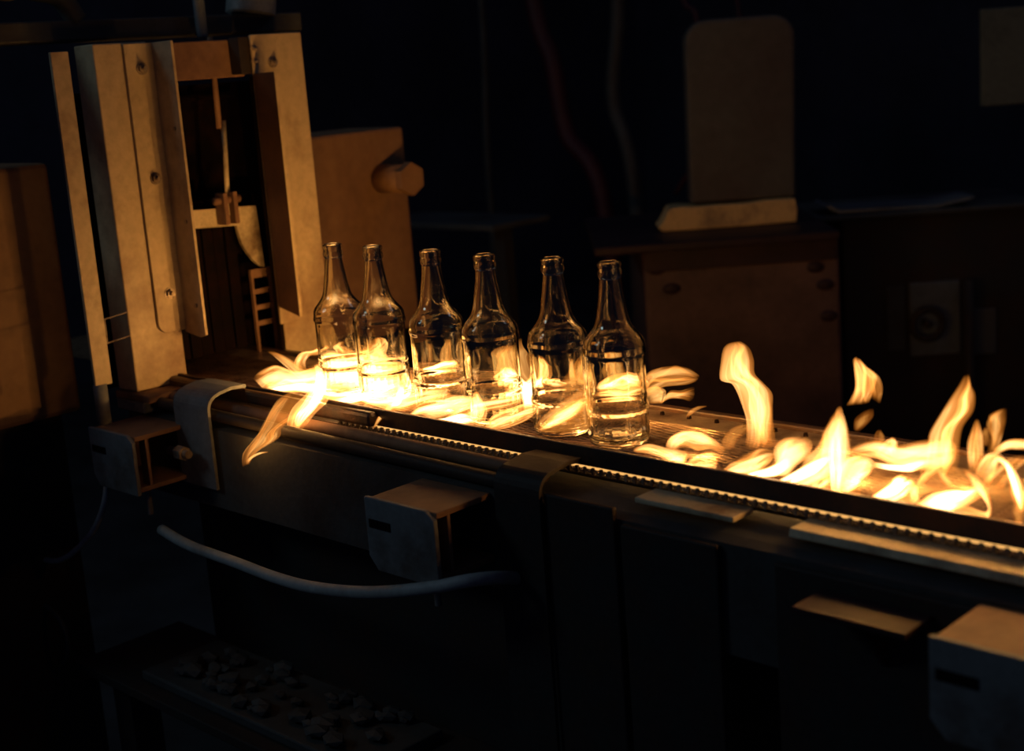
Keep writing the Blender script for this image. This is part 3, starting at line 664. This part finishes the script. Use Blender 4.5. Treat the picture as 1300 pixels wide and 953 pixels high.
flame('swirling low flame on the belt in front of the fourth bottle', [
    (z5([((0, 740), (10, 760)), ((60, 700), (80, 740)), ((150, 670), (170, 710)), ((260, 650), (280, 690)), ((340, 640), (350, 660))]), 1.126, 'fl_hot'),
    (z5([((170, 775), (190, 785)), ((210, 720), (250, 760)), ((280, 690), (320, 735)), ((350, 670), (370, 710)), ((380, 680), (385, 700))]), 1.123, 'fl_hot'),
    (z5([((105, 740), (180, 780)), ((110, 690), (180, 720)), ((120, 650), (170, 670)), ((140, 620), (150, 625))]), 1.122, 'fl_hot'),
    (z5([((200, 770), (210, 785)), ((260, 745), (280, 770)), ((330, 715), (350, 740)), ((390, 690), (395, 705))]), 1.122, 'fl_mid')], (-1.17, 1.12, .002))
flame('pale flame between the fourth and fifth bottles', [
    (z5([((350, 640), (430, 640)), ((355, 580), (440, 580)), ((365, 520), (430, 530)), ((372, 480), (410, 490)), ((385, 450), (395, 455))]), 1.215, 'fl_hot'),
    (z5([((380, 620), (500, 620)), ((400, 590), (480, 600)), ((430, 575), (470, 580))]), 1.210, 'fl_white')], (-1.11, 1.21, .002))
flame('slanting flame streak crossing the foot of the fifth bottle', [
    (z5([((385, 765), (405, 785)), ((440, 700), (480, 790)), ((510, 640), (580, 790)), ((560, 620), (600, 730)), ((590, 620), (600, 650))]), 1.122, 'fl_mid'),
    (z5([((390, 775), (400, 785)), ((440, 730), (460, 765)), ((500, 680), (530, 730)), ((560, 640), (580, 680))]), 1.121, 'fl_hot')], (-1.07, 1.12, .002))
flame('orange flame between the fifth and last bottles', [
    (z5([((500, 640), (620, 640)), ((510, 590), (610, 590)), ((530, 540), (600, 540)), ((550, 500), (590, 500)), ((565, 470), (580, 475))]), 1.225, 'fl_mid')], (-1.05, 1.22, .002))
flame('broad pale flame behind the body of the last bottle', [
    (z5([((620, 600), (640, 670)), ((670, 570), (690, 670)), ((730, 550), (740, 670)), ((780, 548), (780, 660)), ((820, 590), (820, 640))]), 1.225, 'fl_white'),
    (z5([((600, 670), (620, 700)), ((680, 640), (700, 700)), ((760, 640), (760, 690)), ((830, 640), (830, 670))]), 1.220, 'fl_hot'),
    (z5([((640, 600), (740, 600)), ((650, 540), (740, 540)), ((660, 480), (730, 490)), ((680, 440), (700, 445))]), 1.230, 'fl_mid')], (-.98, 1.225, .002))
flame('flame blown right from behind the last bottle, forked with a curled upper lobe', [
    (z3([((130, 280), (150, 400)), ((190, 225), (205, 340)), ((250, 200), (270, 310)), ((330, 188), (330, 300)), ((400, 200), (400, 295)), ((448, 240), (444, 280))]), 1.245, 'fl_mid'),
    (z3([((170, 320), (190, 400)), ((230, 300), (250, 395)), ((260, 320), (262, 395)), ((270, 340), (255, 402))]), 1.243, 'fl_mid'),
    (z3([((260, 390), (250, 405)), ((300, 330), (300, 375)), ((370, 325), (370, 375)), ((446, 303), (422, 388))]), 1.248, 'fl_mid')], (-.97, 1.24, .002))
flame('two thin upright orange wisps added behind the third bottle for gold bands in its glass', [  # added wisps standing in for reflections in the bottle
    (zb([((640, 640), (690, 640)), ((645, 590), (690, 590)), ((650, 530), (685, 530)), ((655, 480), (675, 480))]), 1.236, 'fl_mid'),
    (zb([((560, 620), (590, 620)), ((565, 570), (590, 570)), ((572, 500), (588, 505))]), 1.238, 'fl_mid')], (-1.26, 1.237, .002))
flame('thin upright orange wisps added behind the fifth bottle for gold bands in its glass', [  # added wisps, in place of gold reflections in this bottle
    (z5([((375, 600), (425, 600)), ((372, 560), (430, 560)), ((378, 520), (425, 520)), ((390, 470), (410, 475))]), 1.238, 'fl_mid'),
    (z5([((520, 600), (555, 600)), ((522, 540), (552, 540)), ((530, 480), (545, 485))]), 1.24, 'fl_mid')], (-1.08, 1.238, .002))
flame('low tapering flame on the belt just right of the last bottle foot', [
    (z3([((90, 650), (110, 670)), ((180, 622), (200, 680)), ((280, 640), (300, 715)), ((360, 650), (360, 745)), ((412, 655), (405, 700))]), 1.128, 'fl_hot'),
    (z3([((280, 700), (285, 720)), ((340, 700), (350, 745)), ((395, 690), (400, 740))]), 1.125, 'fl_hot')], (-.92, 1.13, .002))
flame('arched flame with a folded underside right of the last bottle', [
    (z3([((290, 640), (345, 665)), ((310, 590), (375, 640)), ((370, 548), (415, 640)), ((450, 555), (460, 660)), ((540, 600), (530, 650)), ((612, 650), (606, 682))]), 1.150, 'fl_hot'),
    (z3([((380, 738), (440, 770)), ((430, 690), (500, 768)), ((520, 668), (550, 765)), ((600, 678), (565, 722))]), 1.124, 'fl_hot')], (-.86, 1.14, .002))
flame('small faint wisp of flame above the rear rail', [
    (z3([((395, 475), (410, 475)), ((410, 440), (430, 455)), ((450, 415), (470, 430)), ((510, 410), (512, 416))]), 1.25, 'fl_dim')], (-.92, 1.25, .002))
flame('tall upright flame with a broad blunt head, above the rear rail', [
    (z3([((700, 640), (870, 650)), ((715, 560), (875, 590)), ((720, 480), (865, 500)), ((705, 410), (862, 420)), ((680, 330), (858, 350)), ((650, 275), (810, 290)), ((602, 258), (770, 235)), ((610, 160), (770, 160)), ((622, 85), (745, 95)), ((645, 60), (690, 62))]), 1.225, 'fl_hot', dict(n=44)),
    (z3([((800, 600), (880, 640)), ((780, 540), (868, 560)), ((800, 470), (862, 490)), ((825, 400), (860, 410)), ((838, 335), (852, 330))]), 1.235, 'fl_dim'),
    (z3([((600, 640), (660, 660)), ((610, 580), (690, 600)), ((650, 530), (760, 540)), ((740, 510), (830, 540))]), 1.222, 'fl_dim')], (-.80, 1.23, .002))
flame('long low flame starting the right-hand fire, swept up to the right', [
    (z3([((580, 775), (600, 792)), ((640, 730), (680, 800)), ((720, 680), (770, 790)), ((800, 648), (850, 740)), ((880, 655), (885, 690))]), 1.126, 'fl_hot'),
    (z3([((680, 800), (700, 812)), ((780, 770), (810, 805)), ((870, 740), (900, 790)), ((950, 690), (980, 740))]), 1.123, 'fl_white')], (-.80, 1.125, .002))
flame('squat flame with a rounded top in the right-hand fire', [
    (z3([((730, 795), (770, 812)), ((850, 740), (900, 800)), ((895, 690), (960, 790)), ((898, 630), (1010, 740)), ((930, 590), (1070, 690)), ((985, 588), (1085, 620))]), 1.145, 'fl_hot'),
    (z3([((860, 840), (900, 850)), ((960, 790), (1000, 835)), ((1060, 730), (1100, 790)), ((1130, 700), (1160, 740)), ((1190, 680), (1200, 700))]), 1.126, 'fl_white'),
    (z3([((960, 850), (990, 862)), ((1040, 800), (1080, 850)), ((1120, 760), (1160, 810)), ((1190, 720), (1210, 760))]), 1.124, 'fl_hot'),
    (z3([((1060, 870), (1090, 878)), ((1110, 820), (1150, 860)), ((1170, 780), (1205, 820))]), 1.122, 'fl_hot'),
    (z3([((1020, 760), (1050, 770)), ((1060, 690), (1130, 720)), ((1110, 640), (1180, 660)), ((1150, 560), (1200, 570)), ((1185, 470), (1213, 460))]), 1.15, 'fl_mid')], (-.74, 1.14, .002))
flame('tall pointed white-cored flame above the near rail, left of the floating flame', [
    (z4([((75, 640), (155, 640)), ((85, 560), (190, 560)), ((85, 480), (205, 480)), ((90, 420), (208, 420)), ((95, 365), (200, 370)), ((118, 310), (178, 320)), ((140, 263), (150, 265))]), 1.140, 'fl_hot', dict(n=36)),
    (z4([((120, 640), (155, 640)), ((115, 560), (160, 560)), ((110, 480), (165, 480)), ((115, 420), (160, 420)), ((128, 360), (150, 370))]), 1.135, 'fl_white'),
    (z4([((0, 590), (25, 600)), ((40, 500), (100, 560)), ((80, 410), (115, 480)), ((95, 350), (120, 400))]), 1.150, 'fl_mid')], (-.66, 1.14, .002))
flame('floating orange flame torn loose in the air, with two lobes', [
    (z4([((194, 250), (292, 238)), ((214, 190), (300, 195)), ((212, 120), (312, 130)), ((218, 60), (275, 90)), ((228, 44), (240, 52))]), 1.215, 'fl_hot'),
    (z4([((292, 215), (338, 242)), ((280, 170), (341, 190)), ((275, 110), (325, 130)), ((262, 80), (280, 90))]), 1.222, 'fl_mid')], (-.63, 1.22, .10))
flame('small dim orange flame below the floating flame', [
    (z4([((210, 360), (235, 370)), ((218, 315), (275, 335)), ((255, 283), (300, 303)), ((296, 265), (303, 268))]), 1.22, 'fl_dim'),
    (z4([((298, 430), (350, 430)), ((305, 390), (348, 390)), ((325, 358), (335, 360))]), 1.22, 'fl_dim')], (-.63, 1.22, .06))
flame('bright folded flame leaning right from the foot of the tall pointed flame', [
    (z4([((130, 640), (165, 645)), ((150, 560), (225, 610)), ((180, 490), (285, 560)), ((230, 470), (308, 520)), ((280, 500), (308, 545))]), 1.128, 'fl_hot'),
    (z4([((140, 640), (150, 645)), ((200, 590), (220, 615)), ((240, 540), (260, 565)), ((280, 520), (300, 545))]), 1.126, 'fl_hot'),
    (z4([((185, 650), (242, 655)), ((192, 610), (248, 610)), ((205, 570), (250, 570))]), 1.122, 'fl_dim')], (-.63, 1.13, .002))
flame('horizontal band of flame drifting along the far side of the belt at right', [
    (z4([((190, 440), (180, 500)), ((290, 410), (290, 480)), ((390, 430), (390, 520)), ((500, 408), (480, 535)), ((620, 400), (610, 520)), ((670, 430), (650, 480))]), 1.185, 'fl_hot', dict(n=40)),
    (z4([((300, 500), (300, 520)), ((380, 510), (390, 535)), ((450, 505), (470, 540)), ((520, 480), (540, 510))]), 1.170, 'fl_white'),
    (z4([((320, 470), (410, 470)), ((335, 420), (405, 425)), ((385, 390), (397, 393))]), 1.180, 'fl_hot')], (-.58, 1.18, .002))
flame('tall leaning flame spire at right, reaching up to a sharp tip', [
    (z4([((480, 600), (640, 560)), ((500, 500), (665, 500)), ((530, 420), (670, 430)), ((545, 365), (685, 350)), ((595, 285), (730, 280)), ((640, 222), (741, 210)), ((688, 155), (728, 168)), ((708, 120), (714, 122))]), 1.190, 'fl_hot', dict(n=40)),
    (z4([((470, 632), (500, 622)), ((500, 565), (550, 560)), ((560, 500), (650, 505)), ((600, 420), (660, 420))]), 1.165, 'fl_mid')], (-.53, 1.19, .002))
flame('narrow leaf-shaped flame right of the tall spire', [
    (z4([((712, 540), (755, 545)), ((703, 480), (772, 480)), ((706, 420), (776, 425)), ((722, 370), (770, 372)), ((748, 312), (754, 314))]), 1.180, 'fl_hot')], (-.50, 1.18, .002))
flame('ragged twin flame near the right edge of the view', [
    (z4([((800, 460), (845, 460)), ((810, 400), (860, 400)), ((800, 340), (868, 345)), ((798, 300), (875, 310)), ((850, 270), (880, 265))]), 1.205, 'fl_mid'),
    (z4([((775, 430), (800, 430)), ((768, 380), (802, 385)), ((785, 345), (800, 350))]), 1.21, 'fl_dim'),
    (z4([((820, 445), (825, 475)), ((880, 405), (880, 445)), ((960, 403), (960, 445)), ((1020, 420), (1020, 440))]), 1.20, 'fl_hot')], (-.46, 1.2, .002))
flame('small bright flame on the belt below the leaning spire', [
    (z4([((268, 662), (290, 672)), ((365, 600), (400, 665)), ((395, 565), (470, 620)), ((432, 548), (480, 590))]), 1.128, 'fl_white'),
    (z4([((410, 682), (492, 682)), ((428, 625), (500, 650)), ((455, 580), (485, 600))]), 1.124, 'fl_hot')], (-.56, 1.13, .002))
flame('flat leaf of flame lying along the front rail at right', [
    (z4([((460, 692), (520, 718)), ((555, 645), (600, 722)), ((640, 620), (680, 700)), ((700, 618), (730, 675)), ((745, 600), (800, 635))]), 1.126, 'fl_white')], (-.50, 1.125, .002))
flame('loop-shaped flame with a hollow middle near the right end of the front rail', [
    (z4([((640, 708), (650, 725)), ((700, 690), (700, 748)), ((780, 715), (790, 752)), ((800, 690), (812, 715)), ((775, 650), (805, 655)), ((745, 610), (785, 600)), ((715, 560), (760, 570)), ((680, 520), (720, 535))]), 1.124, 'fl_hot', dict(n=44)),
    (z4([((650, 720), (660, 726)), ((700, 735), (705, 750)), ((760, 745), (765, 755)), ((800, 715), (812, 720))]), 1.123, 'fl_hot'),
    (z4([((575, 520), (600, 530)), ((590, 570), (625, 570)), ((630, 600), (665, 610))]), 1.14, 'fl_mid'),
    (z4([((600, 525), (600, 600)), ((660, 515), (670, 610)), ((720, 550), (725, 600))]), 1.16, 'fl_dim')], (-.47, 1.124, .002))
flame('long flame bending down to the rail at the far right', [
    (z4([((735, 560), (800, 612)), ((760, 495), (830, 540)), ((800, 460), (850, 500)), ((850, 465), (890, 520)), ((885, 540), (935, 570)), ((895, 640), (953, 640)), ((925, 722), (953, 730))]), 1.135, 'fl_hot', dict(n=40)),
    (z4([((835, 470), (850, 500)), ((870, 500), (895, 530)), ((895, 570), (925, 590)), ((915, 650), (945, 660)), ((935, 710), (948, 712))]), 1.130, 'fl_white'),
    (z4([((760, 600), (860, 620)), ((800, 550), (900, 560)), ((860, 500), (950, 510)), ((900, 470), (1000, 480))]), 1.18, 'fl_mid'),
    (z4([((910, 780), (945, 785)), ((903, 720), (950, 720)), ((910, 680), (940, 680))]), 1.122, 'fl_dim')], (-.42, 1.13, .002))
flame('low flame running on beyond the right edge, with unseen flames added to light the bottles', [
    (z4([((940, 560), (960, 700)), ((1000, 560), (1020, 720)), ((1070, 590), (1080, 740)), ((1150, 620), (1160, 740))]), 1.15, 'fl_hot'),
    (z4([((1000, 700), (1180, 720)), ((1020, 600), (1190, 620)), ((1040, 500), (1180, 500)), ((1080, 400), (1160, 410)), ((1130, 330), (1140, 332))]), 1.17, 'fl_white'),  # this and the following tongues are unseen, added to put gold on the bottles
    (z4([((1200, 760), (1420, 800)), ((1230, 650), (1420, 660)), ((1260, 540), (1400, 540)), ((1300, 430), (1370, 440)), ((1350, 330), (1360, 332))]), 1.19, 'fl_white'),
    (z4([((1500, 860), (1800, 900)), ((1540, 700), (1800, 720)), ((1560, 560), (1750, 560)), ((1640, 430), (1700, 440)), ((1680, 350), (1690, 352))]), 1.17, 'fl_white'),
    (z4([((1900, 980), (2300, 1000)), ((1950, 800), (2260, 820)), ((2000, 640), (2200, 640)), ((2080, 500), (2120, 510))]), 1.18, 'fl_white')], (-.38, 1.15, .002))
